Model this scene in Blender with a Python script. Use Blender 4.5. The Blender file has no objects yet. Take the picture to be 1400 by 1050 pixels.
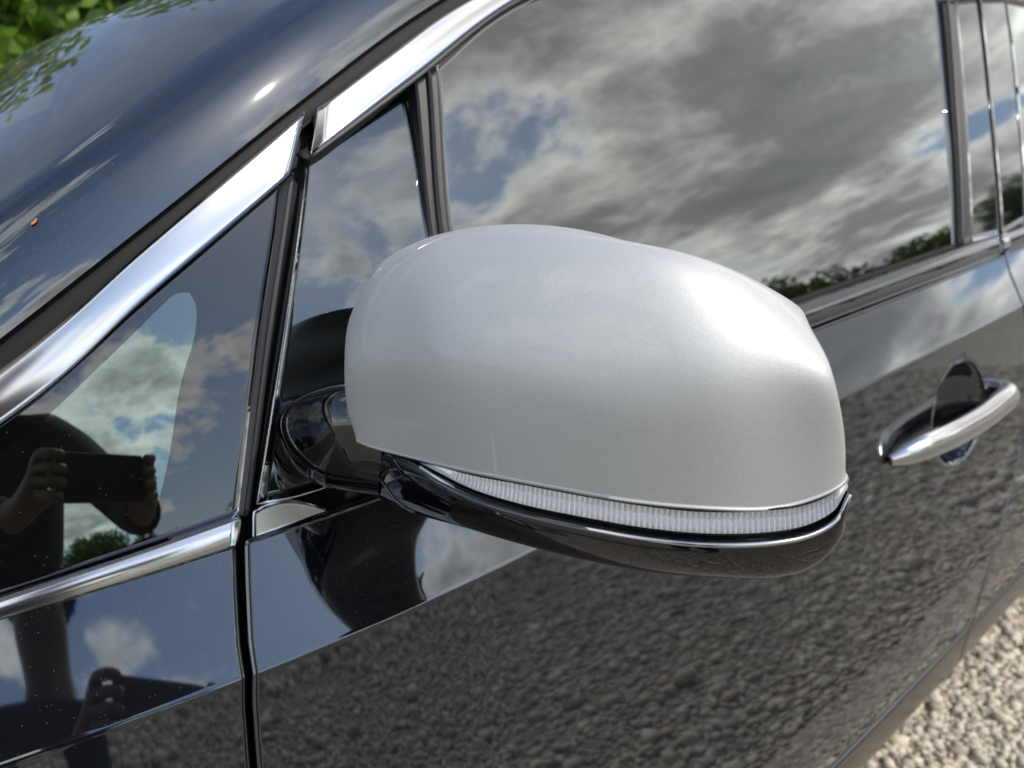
import bpy, math, random
import numpy as np
from mathutils import Matrix, Vector
random.seed(7); rng = np.random.default_rng(11)
scene = bpy.context.scene
COL = scene.collection
rad = math.radians

# ------------------------------------------------------------------ camera
CAM_POS = (-.164, -.458, 1.067)
PHONE_POS, PHONE_ANGLES = (-.164, -.458, 1.067), (39.4, 12.3, -5.3)
yaw, pitch, roll = rad(39.4), rad(12.3), rad(-5.3)
fw = Vector((math.sin(yaw)*math.cos(pitch), math.cos(yaw)*math.cos(pitch), -math.sin(pitch)))
r0 = Vector((math.cos(yaw), -math.sin(yaw), 0)); u0 = r0.cross(fw)
rt = math.cos(roll)*r0 + math.sin(roll)*u0; up = -math.sin(roll)*r0 + math.cos(roll)*u0
cd = bpy.data.cameras.new('camera'); cam = bpy.data.objects.new('camera', cd); COL.objects.link(cam)
m = Matrix((rt, up, -fw)).transposed().to_4x4(); m.translation = CAM_POS; cam.matrix_world = m
cd.sensor_width = 36; cd.lens = 36*1150/1400; cd.clip_start = .01; cd.clip_end = 5000
cd.dof.use_dof = True; cd.dof.focus_distance = .43; cd.dof.aperture_fstop = 10
scene.camera = cam

# ------------------------------------------------------------------ sky and sun
SUN_EL, SUN_AZ = rad(45), rad(23)          # azimuth from -Y towards +X
sd = Vector((math.sin(SUN_AZ)*math.cos(SUN_EL), -math.cos(SUN_AZ)*math.cos(SUN_EL), math.sin(SUN_EL)))
sl = bpy.data.lights.new('sun', 'SUN'); sl.energy = 2.1; sl.angle = rad(.53); sl.color = (1, .91, .78)
so = bpy.data.objects.new('sun', sl); COL.objects.link(so); so.rotation_euler = sd.to_track_quat('Z', 'Y').to_euler(); so.location = (3, -6, 8)
world = bpy.data.worlds.new('World'); scene.world = world; world.use_nodes = True
wt = world.node_tree; wt.nodes.clear()
def N(t, typ, **kw):
    n = t.nodes.new(typ)
    for k, v in kw.items():
        if k in n.inputs: n.inputs[k].default_value = v
        else: setattr(n, k, v)
    return n
def math_node(t, op, a, b=None, clamp=False):
    n = t.nodes.new('ShaderNodeMath'); n.operation = op; n.use_clamp = clamp
    for i, v in enumerate((a, b)):
        if v is None: continue
        if isinstance(v, (int, float)): n.inputs[i].default_value = v
        else: t.links.new(v, n.inputs[i])
    return n.outputs[0]
def ramp(t, src, stops, interp='LINEAR'):
    n = t.nodes.new('ShaderNodeValToRGB'); n.color_ramp.interpolation = interp
    e = n.color_ramp.elements
    while len(e) < len(stops): e.new(.5)
    for el, (p, c) in zip(e, stops):
        el.position = p; el.color = c if len(c) == 4 else (*c, 1)
    t.links.new(src, n.inputs[0]); return n.outputs[0]
def mixc(t, fac, a, b):
    n = t.nodes.new('ShaderNodeMix'); n.data_type = 'RGBA'
    for s, v in ((n.inputs[0], fac), (n.inputs[6], a), (n.inputs[7], b)):
        if isinstance(v, (int, float)): s.default_value = v
        elif isinstance(v, tuple): s.default_value = v if len(v) == 4 else (*v, 1)
        else: t.links.new(v, s)
    return n.outputs[2]
def build_sky():
    t = wt
    sky = N(t, 'ShaderNodeTexSky', sky_type='NISHITA', sun_disc=False, sun_elevation=SUN_EL,
            sun_rotation=math.atan2(sd.x, sd.y), altitude=100, air_density=1.0, dust_density=.6, ozone_density=2.0)
    tc = N(t, 'ShaderNodeTexCoord'); sep = N(t, 'ShaderNodeSeparateXYZ'); t.links.new(tc.outputs['Generated'], sep.inputs[0])
    zc = math_node(t, 'MAXIMUM', sep.outputs[2], 0.0); den = math_node(t, 'ADD', zc, .16)
    cx = math_node(t, 'DIVIDE', sep.outputs[0], den); cy = math_node(t, 'DIVIDE', sep.outputs[1], den)
    cb = N(t, 'ShaderNodeCombineXYZ'); t.links.new(math_node(t, 'ADD', cx, .20), cb.inputs[0]); t.links.new(math_node(t, 'ADD', cy, -.16), cb.inputs[1]); cb.inputs[2].default_value = SKY_SEED
    n1 = N(t, 'ShaderNodeTexNoise', Scale=1.55, Detail=10, Roughness=.60, Distortion=.25); t.links.new(cb.outputs[0], n1.inputs['Vector'])
    n2 = N(t, 'ShaderNodeTexNoise', Scale=.55, Detail=2, Roughness=.5); t.links.new(cb.outputs[0], n2.inputs['Vector'])
    n3 = N(t, 'ShaderNodeTexNoise', Scale=4.2, Detail=6, Roughness=.6, Distortion=.4); t.links.new(cb.outputs[0], n3.inputs['Vector'])
    dens = math_node(t, 'ADD', math_node(t, 'MULTIPLY', n1.outputs[0], .62), math_node(t, 'MULTIPLY', n2.outputs[0], .38))
    # fewer clouds overhead, more towards the horizon where they overlap
    hi_ = N(t, 'ShaderNodeMapRange', interpolation_type='SMOOTHSTEP'); t.links.new(sep.outputs[2], hi_.inputs[0])
    hi_.inputs[1].default_value = .54; hi_.inputs[2].default_value = .70; hi_.inputs[3].default_value = 0; hi_.inputs[4].default_value = .02
    dens = math_node(t, 'SUBTRACT', dens, hi_.outputs[0])
    # a cloud bank to the rear of the car (+X), broken cloud ahead of it
    bk_ = N(t, 'ShaderNodeMapRange', interpolation_type='SMOOTHSTEP'); t.links.new(cx, bk_.inputs[0])
    bk_.inputs[1].default_value = .50; bk_.inputs[2].default_value = 1.0; bk_.inputs[3].default_value = -.078; bk_.inputs[4].default_value = .012
    dens = math_node(t, 'ADD', dens, bk_.outputs[0])
    cover = ramp(t, dens, [(0, (0, 0, 0)), (.44, (0, 0, 0)), (.495, (1, 1, 1)), (1, (1, 1, 1))], 'EASE')
    cirrus = math_node(t, 'MULTIPLY', ramp(t, n3.outputs[0], [(.35, (.25, .25, .25)), (.75, (1, 1, 1))]), .08)
    cover = math_node(t, 'MAXIMUM', cover, cirrus)
    shade = math_node(t, 'ADD', dens, math_node(t, 'MULTIPLY', math_node(t, 'SUBTRACT', n3.outputs[0], .5), .22))
    ccol = ramp(t, shade, [(0, (1, 1, .99)), (.46, (1, .985, .95)), (.52, (.60, .595, .58)), (.58, (.32, .32, .322)), (.68, (.24, .243, .25)), (1, (.16, .162, .17))])
    sc = N(t, 'ShaderNodeVectorMath', operation='SCALE'); t.links.new(ccol, sc.inputs[0]); sc.inputs['Scale'].default_value = CLOUD
    c = mixc(t, cover, sky.outputs[0], sc.outputs[0])
    bg = N(t, 'ShaderNodeBackground', Strength=.15); t.links.new(c, bg.inputs[0])
    o = N(t, 'ShaderNodeOutputWorld'); t.links.new(bg.outputs[0], o.inputs[0])
CLOUD = 12.5; SKY_SEED = 33.1
build_sky()
scene.view_settings.view_transform = 'Standard'; scene.view_settings.look = 'None'
scene.view_settings.exposure = .78; scene.view_settings.gamma = 1; scene.view_settings.use_curve_mapping = False

# ------------------------------------------------------------------ materials
def pmat(name, base, rough=.5, metal=0., ior=1.5, coat=0., coat_rough=.03, spec=None):
    mt = bpy.data.materials.new(name); mt.use_nodes = True
    b = mt.node_tree.nodes['Principled BSDF']
    b.inputs['Base Color'].default_value = (*base, 1); b.inputs['Roughness'].default_value = rough
    b.inputs['Metallic'].default_value = metal; b.inputs['IOR'].default_value = ior
    b.inputs['Coat Weight'].default_value = coat; b.inputs['Coat Roughness'].default_value = coat_rough
    return mt, mt.node_tree, b
def objcoord(t):
    return N(t, 'ShaderNodeTexCoord').outputs['Object']
def dust(t, b, base, amount=.5, scale=420, tone=(.33, .31, .28)):
    """small dust specks and a faint film on a glossy surface"""
    co = objcoord(t)
    v = N(t, 'ShaderNodeTexVoronoi', Scale=scale); t.links.new(co, v.inputs['Vector'])
    wn = N(t, 'ShaderNodeTexWhiteNoise'); t.links.new(v.outputs['Position'], wn.inputs['Vector'])
    keep = math_node(t, 'GREATER_THAN', wn.outputs['Value'], .92)
    dot = math_node(t, 'LESS_THAN', v.outputs['Distance'], .16)
    spk = math_node(t, 'MULTIPLY', math_node(t, 'MULTIPLY', keep, dot), amount)
    n = N(t, 'ShaderNodeTexNoise', Scale=9, Detail=6, Roughness=.65); t.links.new(co, n.inputs['Vector'])
    film = math_node(t, 'MULTIPLY', ramp(t, n.outputs[0], [(.4, (0, 0, 0)), (.75, (1, 1, 1))]), .010)
    f = math_node(t, 'ADD', spk, film, True)
    t.links.new(mixc(t, f, base, tone), b.inputs['Base Color'])
    return f
def m_black_paint():
    mt, t, b = pmat('black_paint', (.0015, .002, .0035), .03, 0, 1.98, .05, .24)
    b.inputs['Specular Tint'].default_value = (.86, .94, 1, 1)
    f = dust(t, b, (.0015, .002, .0035), .34, 700)
    co = objcoord(t)
    n = N(t, 'ShaderNodeTexNoise', Scale=9, Detail=2, Roughness=.4); t.links.new(co, n.inputs['Vector'])
    n2 = N(t, 'ShaderNodeTexNoise', Scale=380, Detail=2, Roughness=.5); t.links.new(co, n2.inputs['Vector'])     # orange peel
    hsum = math_node(t, 'ADD', n.outputs[0], math_node(t, 'MULTIPLY', n2.outputs[0], .004))
    bp = N(t, 'ShaderNodeBump', Strength=.05, Distance=.004); t.links.new(hsum, bp.inputs['Height'])
    t.links.new(bp.outputs[0], b.inputs['Normal'])
    return mt
def m_silver():
    mt, t, b = pmat('silver_paint', (.46, .475, .485), .56, .42, 1.5, .35, .035)
    co = objcoord(t)
    v = N(t, 'ShaderNodeTexVoronoi', Scale=4600); t.links.new(co, v.inputs['Vector'])
    wn = N(t, 'ShaderNodeTexWhiteNoise'); t.links.new(v.outputs['Position'], wn.inputs['Vector'])
    c = ramp(t, wn.outputs['Value'], [(0, (.355, .363, .362)), (.9, (.40, .408, .407)), (1, (.52, .525, .525))])
    t.links.new(c, b.inputs['Base Color'])
    nm = N(t, 'ShaderNodeVectorMath', operation='SUBTRACT'); t.links.new(wn.outputs['Color'], nm.inputs[0]); nm.inputs[1].default_value = (.5, .5, .5)
    sc = N(t, 'ShaderNodeVectorMath', operation='SCALE'); t.links.new(nm.outputs[0], sc.inputs[0]); sc.inputs['Scale'].default_value = .065
    g = N(t, 'ShaderNodeNewGeometry'); ad = N(t, 'ShaderNodeVectorMath', operation='ADD')
    t.links.new(g.outputs['Normal'], ad.inputs[0]); t.links.new(sc.outputs[0], ad.inputs[1])
    no = N(t, 'ShaderNodeVectorMath', operation='NORMALIZE'); t.links.new(ad.outputs[0], no.inputs[0]); t.links.new(no.outputs[0], b.inputs['Normal'])
    return mt
def m_glass(name, tint, ior, gloss=(1, 1, 1), rough=.0, film=.006):
    mt = bpy.data.materials.new(name); mt.use_nodes = True; t = mt.node_tree; t.nodes.clear()
    tr = N(t, 'ShaderNodeBsdfTransparent', Color=(*tint, 1)); gl = N(t, 'ShaderNodeBsdfGlossy', Color=(*gloss, 1), Roughness=rough)
    fr = N(t, 'ShaderNodeFresnel', IOR=ior); mx = N(t, 'ShaderNodeMixShader')
    t.links.new(fr.outputs[0], mx.inputs[0]); t.links.new(tr.outputs[0], mx.inputs[1]); t.links.new(gl.outputs[0], mx.inputs[2])
    df = N(t, 'ShaderNodeBsdfDiffuse', Color=(.30, .29, .26, 1)); co = objcoord(t)
    v = N(t, 'ShaderNodeTexVoronoi', Scale=700); t.links.new(co, v.inputs['Vector'])
    wn = N(t, 'ShaderNodeTexWhiteNoise'); t.links.new(v.outputs['Position'], wn.inputs['Vector'])
    spk = math_node(t, 'MULTIPLY', math_node(t, 'MULTIPLY', math_node(t, 'GREATER_THAN', wn.outputs['Value'], .97), math_node(t, 'LESS_THAN', v.outputs['Distance'], .16)), .35)
    mx2 = N(t, 'ShaderNodeMixShader'); t.links.new(math_node(t, 'ADD', spk, film), mx2.inputs[0]); t.links.new(mx.outputs[0], mx2.inputs[1]); t.links.new(df.outputs[0], mx2.inputs[2])
    o = N(t, 'ShaderNodeOutputMaterial'); t.links.new(mx2.outputs[0], o.inputs[0])
    return mt
def m_stone():
    mt, t, b = pmat('gravel_stone', (.4, .38, .34), .85)
    at = N(t, 'ShaderNodeAttribute', attribute_name='tone')
    c = ramp(t, at.outputs['Fac'], [(0, (.22, .20, .17)), (.25, (.40, .37, .31)), (.5, (.54, .48, .37)), (.7, (.47, .44, .385)), (.90, (.62, .55, .41)), (.965, (.42, .30, .19)), (1, (.70, .66, .58))])
    n = N(t, 'ShaderNodeTexNoise', Scale=160, Detail=4); t.links.new(objcoord(t), n.inputs['Vector'])
    t.links.new(mixc(t, math_node(t, 'MULTIPLY', n.outputs[0], .35), c, (.36, .33, .28)), b.inputs['Base Color'])
    return mt
def m_ground():
    mt, t, b = pmat('gravel_ground', (.34, .31, .26), .95)
    co = objcoord(t)
    v = N(t, 'ShaderNodeTexVoronoi', Scale=60); t.links.new(co, v.inputs['Vector'])
    wn = N(t, 'ShaderNodeTexWhiteNoise'); t.links.new(v.outputs['Position'], wn.inputs['Vector'])
    c = ramp(t, wn.outputs['Value'], [(0, (.15, .14, .12)), (.4, (.33, .30, .26)), (.75, (.42, .38, .31)), (1, (.52, .48, .42))])
    n = N(t, 'ShaderNodeTexNoise', Scale=.35, Detail=5); t.links.new(co, n.inputs['Vector'])
    t.links.new(mixc(t, ramp(t, n.outputs[0], [(.35, (0, 0, 0)), (.7, (.6, .6, .6))]), c, (.27, .23, .17)), b.inputs['Base Color'])
    bp = N(t, 'ShaderNodeBump', Strength=.8, Distance=.01); t.links.new(v.outputs['Distance'], bp.inputs['Height']); bp.invert = True
    t.links.new(bp.outputs[0], b.inputs['Normal'])
    return mt
def m_leaf(name, a, c):
    mt, t, b = pmat(name, a, .5)
    oi = N(t, 'ShaderNodeAttribute', attribute_name='tone')
    cc = ramp(t, oi.outputs['Fac'], [(0, a), (1, c)]); t.links.new(cc, b.inputs['Base Color'])
    tl = N(t, 'ShaderNodeBsdfTranslucent'); t.links.new(cc, tl.inputs[0]); mx = N(t, 'ShaderNodeMixShader'); mx.inputs[0].default_value = .45
    o = t.nodes['Material Output']; t.links.new(b.outputs[0], mx.inputs[1]); t.links.new(tl.outputs[0], mx.inputs[2]); t.links.new(mx.outputs[0], o.inputs[0])
    return mt
def m_bark():
    mt, t, b = pmat('bark', (.09, .065, .045), .9)
    n = N(t, 'ShaderNodeTexNoise', Scale=14, Detail=6); t.links.new(objcoord(t), n.inputs['Vector'])
    t.links.new(ramp(t, n.outputs[0], [(.3, (.045, .035, .025)), (.7, (.14, .11, .08))]), b.inputs['Base Color'])
    return mt
M = {}
M['paint'] = m_black_paint(); M['silver'] = m_silver()
M['gloss_black'] = pmat('gloss_black_plastic', (.0018, .002, .0028), .04, 0, 1.62)[0]
M['gloss_film'] = m_glass('sail_gloss_black', (0, 0, 0), 2.0, (.85, .94, 1))
M['chrome'] = pmat('chrome', (.49, .49, .485), .15, 1)[0]
M['rubber'] = pmat('rubber_seal', (.005, .005, .006), .65, 0, 1.35)[0]
M['trim'] = pmat('satin_black_trim', (.010, .010, .012), .42, 0, 1.5)[0]
M['cladding'] = pmat('black_cladding', (.008, .008, .009), .22, 0, 1.5)[0]
M['glass'] = m_glass('tinted_window_glass', (.012, .016, .014), 2.2, (.96, 1.0, .98))
M['glass_clear'] = m_glass('quarter_glass', (.05, .075, .068), 2.35, (.82, 1.0, .95))
M['frit'] = m_glass('frit_band_glass', (0, 0, 0), 1.75, (.95, .97, 1))
M['windshield'] = m_glass('windshield_glass', (.12, .14, .13), 1.6, film=.07)
M['lens'] = m_glass('clear_lens', (.98, .985, .985), 1.32)
M['reflector'] = pmat('signal_reflector', (.90, .905, .91), .22, .25)[0]
M['mirror'] = pmat('mirror_glass', (.9, .9, .9), .01, 1)[0]
M['interior'] = pmat('cabin_lining', (.012, .012, .013), .8)[0]
M['tyre'] = pmat('tyre_rubber', (.015, .015, .016), .8)[0]
M['alloy'] = pmat('alloy', (.5, .5, .52), .3, .9)[0]
M['stone'] = m_stone(); M['ground'] = m_ground(); M['bark'] = m_bark()
M['leaf'] = m_leaf('leaf_green', (.035, .075, .012), (.11, .2, .03))
M['leaf_bright'] = m_leaf('leaf_bright_green', (.05, .12, .01), (.2, .34, .035))

# ------------------------------------------------------------------ mesh helpers
def mesh_obj(name, verts, faces, mat, parent=None, smooth=True):
    me = bpy.data.meshes.new(name)
    me.from_pydata([tuple(map(float, v)) for v in verts], [], [tuple(map(int, f)) for f in faces])
    me.materials.append(mat)
    if smooth: me.shade_smooth()
    o = bpy.data.objects.new(name, me); COL.objects.link(o)
    if parent is not None: set_parent(o, parent)
    return o
def set_parent(o, p):
    o.parent = p; o.matrix_parent_inverse = p.matrix_world.inverted()
def tag(o, label=None, cat=None, group=None, kind=None):
    for k, v in (('label', label), ('category', cat), ('group', group), ('kind', kind)):
        if v: o[k] = v
    return o
def empty(name, loc):
    e = bpy.data.objects.new(name, None); COL.objects.link(e); e.location = loc; e.empty_display_size = .1
    e.matrix_world = Matrix.Translation(loc); return e
def grid_faces(nu, nv, close_u=False):
    f = []
    for j in range(nv-1):
        for i in range(nu-1 if not close_u else nu):
            a = j*nu+i; b = j*nu+(i+1) % nu
            f.append((a, b, b+nu, a+nu))
    return f
def crom(pts, n):
    """Catmull-Rom through points, n samples, uniform parameter"""
    P = np.asarray(pts, float); k = len(P)
    if k == 2:
        t = np.linspace(0, 1, n)[:, None]; return P[0]*(1-t)+P[1]*t
    Q = np.vstack([2*P[0]-P[1], P, 2*P[-1]-P[-2]])
    t = np.linspace(0, k-1, n); i = np.minimum(t.astype(int), k-2); s = (t-i)[:, None]
    a, b, c, d = Q[i], Q[i+1], Q[i+2], Q[i+3]
    return .5*((2*b)+(c-a)*s+(2*a-5*b+4*c-d)*s**2+(-a+3*b-3*c+d)*s**3)
def arc_resample(P, n):
    P = np.asarray(P, float); d = np.r_[0, np.cumsum(np.linalg.norm(np.diff(P, axis=0), axis=1))]
    s = np.linspace(0, d[-1], n); return np.stack([np.interp(s, d, P[:, k]) for k in range(P.shape[1])], 1)
def curve_pts(pts, n):
    return arc_resample(crom(pts, max(80, n*3)), n) if len(pts) > 2 else arc_resample(pts, n)
def grid_normals(Gd):
    du = np.gradient(Gd, axis=1); dv = np.gradient(Gd, axis=0)
    n = np.cross(du, dv); return n/(np.linalg.norm(n, axis=2, keepdims=True)+1e-12)
def roll_edges(Gd, rho=.003, depth=.02, outward=None):
    """grid of points -> verts, faces with the rim rolled over and turned inwards"""
    nv, nu = Gd.shape[:2]; nrm = grid_normals(Gd)
    if outward is not None and (nrm.reshape(-1, 3).mean(0) @ np.asarray(outward)) < 0: nrm = -nrm
    verts = [p for p in Gd.reshape(-1, 3)]; faces = grid_faces(nu, nv)
    loop = [(0, i) for i in range(nu)]+[(j, nu-1) for j in range(1, nv)]+[(nv-1, i) for i in range(nu-2, -1, -1)]+[(j, 0) for j in range(nv-2, 0, -1)]
    base = [j*nu+i for j, i in loop]; prev = base
    outd = []
    for j, i in loop:
        o = np.zeros(3)
        if j == 0: o += Gd[0, i]-Gd[1, i]
        if j == nv-1: o += Gd[-1, i]-Gd[-2, i]
        if i == 0: d = Gd[j, 0]-Gd[j, 1]; o = o/(np.linalg.norm(o)+1e-9)*(np.linalg.norm(o) > 0)+d/(np.linalg.norm(d)+1e-9)
        if i == nu-1: d = Gd[j, -1]-Gd[j, -2]; o = o/(np.linalg.norm(o)+1e-9)*(np.linalg.norm(o) > 0)+d/(np.linalg.norm(d)+1e-9)
        outd.append(o/(np.linalg.norm(o)+1e-9))
    rings = [(math.sin(a)*rho, (1-math.cos(a))*rho) for a in (rad(25), rad(50), rad(72), rad(90))]+[(rho, rho+depth)]
    for so_, dn in rings:
        cur = []
        for q, (j, i) in enumerate(loop):
            cur.append(len(verts)); verts.append(Gd[j, i]+outd[q]*so_-nrm[j, i]*dn)
        L = len(loop)
        for q in range(L): faces.append((prev[q], prev[(q+1) % L], cur[(q+1) % L], cur[q]))
        prev = cur
    return verts, faces
def tube(name, pts, r, mat, parent, n=60, k=10, closed=False, flat=1.0, ref=(0, 0, 1)):
    P = crom(pts, n); R_ = np.interp(np.linspace(0, 1, n), np.linspace(0, 1, len(np.atleast_1d(r))), np.atleast_1d(r)) if np.ndim(r) else np.full(n, r)
    T = np.gradient(P, axis=0); T /= np.linalg.norm(T, axis=1)[:, None]
    verts = []
    for p, t, rr in zip(P, T, R_):
        a = np.cross(t, ref); a /= np.linalg.norm(a)+1e-9; b = np.cross(a, t)
        for q in range(k):
            an = 2*math.pi*q/k; verts.append(p+rr*(math.cos(an)*a*flat+math.sin(an)*b))
    f = grid_faces(k, n, True); c0 = len(verts); verts += [P[0], P[-1]]
    for q in range(k): f.append((c0, (q+1) % k, q)); f.append((c0+1, (n-1)*k+q, (n-1)*k+(q+1) % k))
    return mesh_obj(name, verts, f, mat, parent)

# ------------------------------------------------------------------ body surfaces (y as a function of x, z)
def plan(x): return .45*np.minimum(x-.15, 0)**2+.015*(x-.55)**2
def zb(x): return .889+.041*x
def G(x, z):
    h = z-zb(x); return plan(x)+.006+.21*h+.25*h*np.abs(h)
PC = np.array([(.071, -.0362), (.12, -.0385), (.2, -.041), (.3, -.0405), (.4, -.036), (.48, -.026), (.54, -.012), (.6, .012), (.64, .04)])
_m = np.gradient(PC[:, 1], PC[:, 0])
def prof(d):
    d = np.asarray(d, float); lo = -math.tan(rad(27))*d
    x = np.clip(d, .071, .64); i = np.clip(np.searchsorted(PC[:, 0], x)-1, 0, len(PC)-2)
    h = PC[i+1, 0]-PC[i, 0]; t = (x-PC[i, 0])/h
    hi = (2*t**3-3*t**2+1)*PC[i, 1]+(t**3-2*t**2+t)*h*_m[i]+(-2*t**3+3*t**2)*PC[i+1, 1]+(t**3-t**2)*h*_m[i+1]
    s = np.clip((d-.0695)/.003, 0, 1)          # tight rounding of the shoulder crease
    return np.where(d < .0695, lo, np.where(d > .0725, hi, (1-s)*lo+s*hi))
def Bd(x, z): return plan(x)+prof(zb(x)-z)

def coons(bottom, right, top, left, nu, nv):
    b = curve_pts(bottom, nu); t = curve_pts(top, nu); l = curve_pts(left, nv); r = curve_pts(right, nv)
    u = np.linspace(0, 1, nu)[None, :, None]; v = np.linspace(0, 1, nv)[:, None, None]
    A = (1-v)*b[None]+v*t[None]; B_ = (1-u)*l[:, None]+u*r[:, None]
    Cc = (1-u)*(1-v)*b[0]+u*(1-v)*b[-1]+(1-u)*v*t[0]+u*v*t[-1]
    return A+B_-Cc
def upper_panel(name, bottom, right, top, left, mat, parent, nu=24, nv=24, off=0., rho=.002, depth=.012, surf=G, bulge=0.):
    g = coons(bottom, right, top, left, nu, nv); x, z = g[..., 0], g[..., 1]
    y = surf(x, z)-off
    if bulge:
        v = np.linspace(0, 1, nv)[:, None]; y = y-bulge*4*v*(1-v)
    if rho == 0: return mesh_obj(name, np.stack([x, y, z], -1).reshape(-1, 3), grid_faces(nu, nv), mat, parent)
    return mesh_obj(name, *roll_edges(np.stack([x, y, z], -1), rho, depth, (0, -1, 0)), mat, parent)
def side_panel(name, left, right, rows, nx, mat, parent, rho=.003, depth=.025, recess=None):
    """left, right: lists of (d, x); rows: depth below the belt line"""
    L = np.array(sorted(left)); R_ = np.array(sorted(right)); rows = np.asarray(rows)
    xl = np.interp(rows, L[:, 0], L[:, 1]); xr = np.interp(rows, R_[:, 0], R_[:, 1])
    s = np.unique(np.r_[np.linspace(0, 1, nx), .0008, .002, .998, .9992])[None]; X = xl[:, None]*(1-s)+xr[:, None]*s
    Z = zb(X)-rows[:, None]; Y = Bd(X, Z)
    if recess:
        for (cx, cz, rx, rz, dp, pw) in recess:
            q = np.clip(1-(((X-cx)/rx)**2+((Z-cz)/rz)**2), 0, 1); Y = Y+dp*q**pw
    return mesh_obj(name, *roll_edges(np.stack([X, Y, Z], -1)[::-1], rho, depth, (0, -1, 0)), mat, parent)

# ------------------------------------------------------------------ ground and gravel
gv = [(-400, -400, 0), (400, -400, 0), (400, 400, 0), (-400, 400, 0)]
ground = tag(mesh_obj('ground', gv, [(0, 1, 2, 3)], M['ground'], None, False), 'pale crushed gravel ground under and around the black car', 'ground', kind='structure')
def gravel():
    import bmesh
    bm = bmesh.new(); bmesh.ops.create_icosphere(bm, subdivisions=1, radius=1); bm.verts.ensure_lookup_table()
    V0 = np.array([v.co[:] for v in bm.verts]); F0 = np.array([[v.index for v in f.verts] for f in bm.faces]); bm.free()
    pos = []
    def scatter(x0, x1, y0, y1, r, n):
        xy = np.stack([rng.uniform(x0, x1, n), rng.uniform(y0, y1, n)], 1)
        rr = r*np.exp(rng.normal(0, .5, n)); pos.append(np.c_[xy, rr])
    scatter(.8, 2.4, -.15, .42, .0040, 36000)
    scatter(-1.0, 2.4, -2.0, -.3, .0056, 46000)
    scatter(2.3, 5.0, -2.4, .4, .0085, 24000)
    scatter(-1.2, 5.0, -4.2, -1.8, .011, 20000)
    P = np.vstack(pos); n = len(P)
    jit = V0[None]*(1+rng.uniform(-.38, .38, (n, len(V0), 1)))
    jit *= np.stack([rng.uniform(.75, 1.35, n), rng.uniform(.75, 1.25, n), rng.uniform(.5, .85, n)], 1)[:, None]
    a = rng.uniform(0, 2*np.pi, n); c, s = np.cos(a)[:, None], np.sin(a)[:, None]
    x = jit[..., 0]*c-jit[..., 1]*s; y = jit[..., 0]*s+jit[..., 1]*c; z = jit[..., 2]
    tl = rng.uniform(-.5, .5, n)[:, None]; x, z = x*np.cos(tl)-z*np.sin(tl), x*np.sin(tl)+z*np.cos(tl)
    W = np.stack([x, y, z], -1)*P[:, None, 2:3]; W[..., 0] += P[:, None, 0]; W[..., 1] += P[:, None, 1]; W[..., 2] += P[:, None, 2]*.35
    nv = len(V0); verts = W.reshape(-1, 3); faces = (F0[None]+np.arange(n)[:, None, None]*nv).reshape(-1, 3)
    me = bpy.data.meshes.new('gravel'); me.vertices.add(len(verts)); me.vertices.foreach_set('co', verts.ravel().astype(np.float32))
    me.loops.add(faces.size); me.loops.foreach_set('vertex_index', faces.ravel().astype(np.int32))
    me.polygons.add(len(faces)); me.polygons.foreach_set('loop_start', np.arange(0, faces.size, 3, dtype=np.int32))
    me.update(calc_edges=True)
    at = me.attributes.new('tone', 'FLOAT', 'POINT'); at.data.foreach_set('value', np.repeat(rng.uniform(0, 1, n), nv).astype(np.float32))
    me.materials.append(M['stone']); o = bpy.data.objects.new('gravel', me); COL.objects.link(o)
    tag(o, 'loose tan and grey crushed stones beside and below the car door', 'gravel', kind='stuff')
gravel()
def stone(loc, r, sc, rot, tone, label):
    import bmesh
    bm = bmesh.new(); bmesh.ops.create_icosphere(bm, subdivisions=2, radius=r)
    for v in bm.verts: v.co = Vector((v.co.x*sc[0], v.co.y*sc[1], v.co.z*sc[2]))*random.uniform(.9, 1.1)
    me = bpy.data.meshes.new('stone'); bm.to_mesh(me); bm.free(); at = me.attributes.new('tone', 'FLOAT', 'POINT')
    at.data.foreach_set('value', [tone]*len(me.vertices)); me.materials.append(M['stone'])
    o = bpy.data.objects.new('stone', me); COL.objects.link(o); o.location = loc; o.rotation_euler = (0, .15, rot); tag(o, label, 'stone')
stone((1.168, .118, .012), .017, (1.35, .8, .75), .6, .95, 'larger brown stone lying on the gravel below the door edge')

# ------------------------------------------------------------------ the car
car = tag(empty('black_car', (.6, .85, 0)), 'glossy black parked car with silver mirror cap and chrome window trim', 'car')
rows = np.unique(np.round(np.concatenate([[.006, .0075, .01], np.arange(.014, .066, .005), [.0665, .0685, .0695, .0700, .0705, .071, .0715, .072, .0725, .074, .077, .082, .09],
        np.arange(.1, .26, .003), np.arange(.26, .50, .006), [.505]]), 5))
REC = [(.885, .763, .076, .062, .055, .60)]
front_door = side_panel('front_door', [(0, .0095), (.005, .0085), (.026, .0015), (.055, -.0075), (.086, -.0135), (.125, -.0175), (.25, -.02), (.505, .01)],
    [(0, 1.123), (.009, 1.118), (.03, 1.105), (.068, 1.097), (.13, 1.112), (.2, 1.115), (.275, 1.094), (.316, 1.070), (.387, 1.024), (.451, .99), (.505, .985)],
    rows, 420, M['paint'], car, recess=REC)
rowsb = rows
rear_door = side_panel('rear_door', [(0, 1.131), (.009, 1.126), (.03, 1.113), (.068, 1.105), (.13, 1.12), (.2, 1.123), (.275, 1.102), (.316, 1.078), (.387, 1.032), (.451, .998), (.505, .993)],
    [(0, 2.3), (.505, 2.3)], rowsb[::2] if .071 in rowsb[::2] else rowsb, 80, M['paint'], car)
cl_rows = np.linspace(.5105, .605, 14)
side_panel('lower_cladding', [(.5, -.02), (.61, -.02)], [(.5, .984), (.54, .985), (.61, 1.03)], cl_rows, 90, M['cladding'], front_door, .004, .03)
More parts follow.
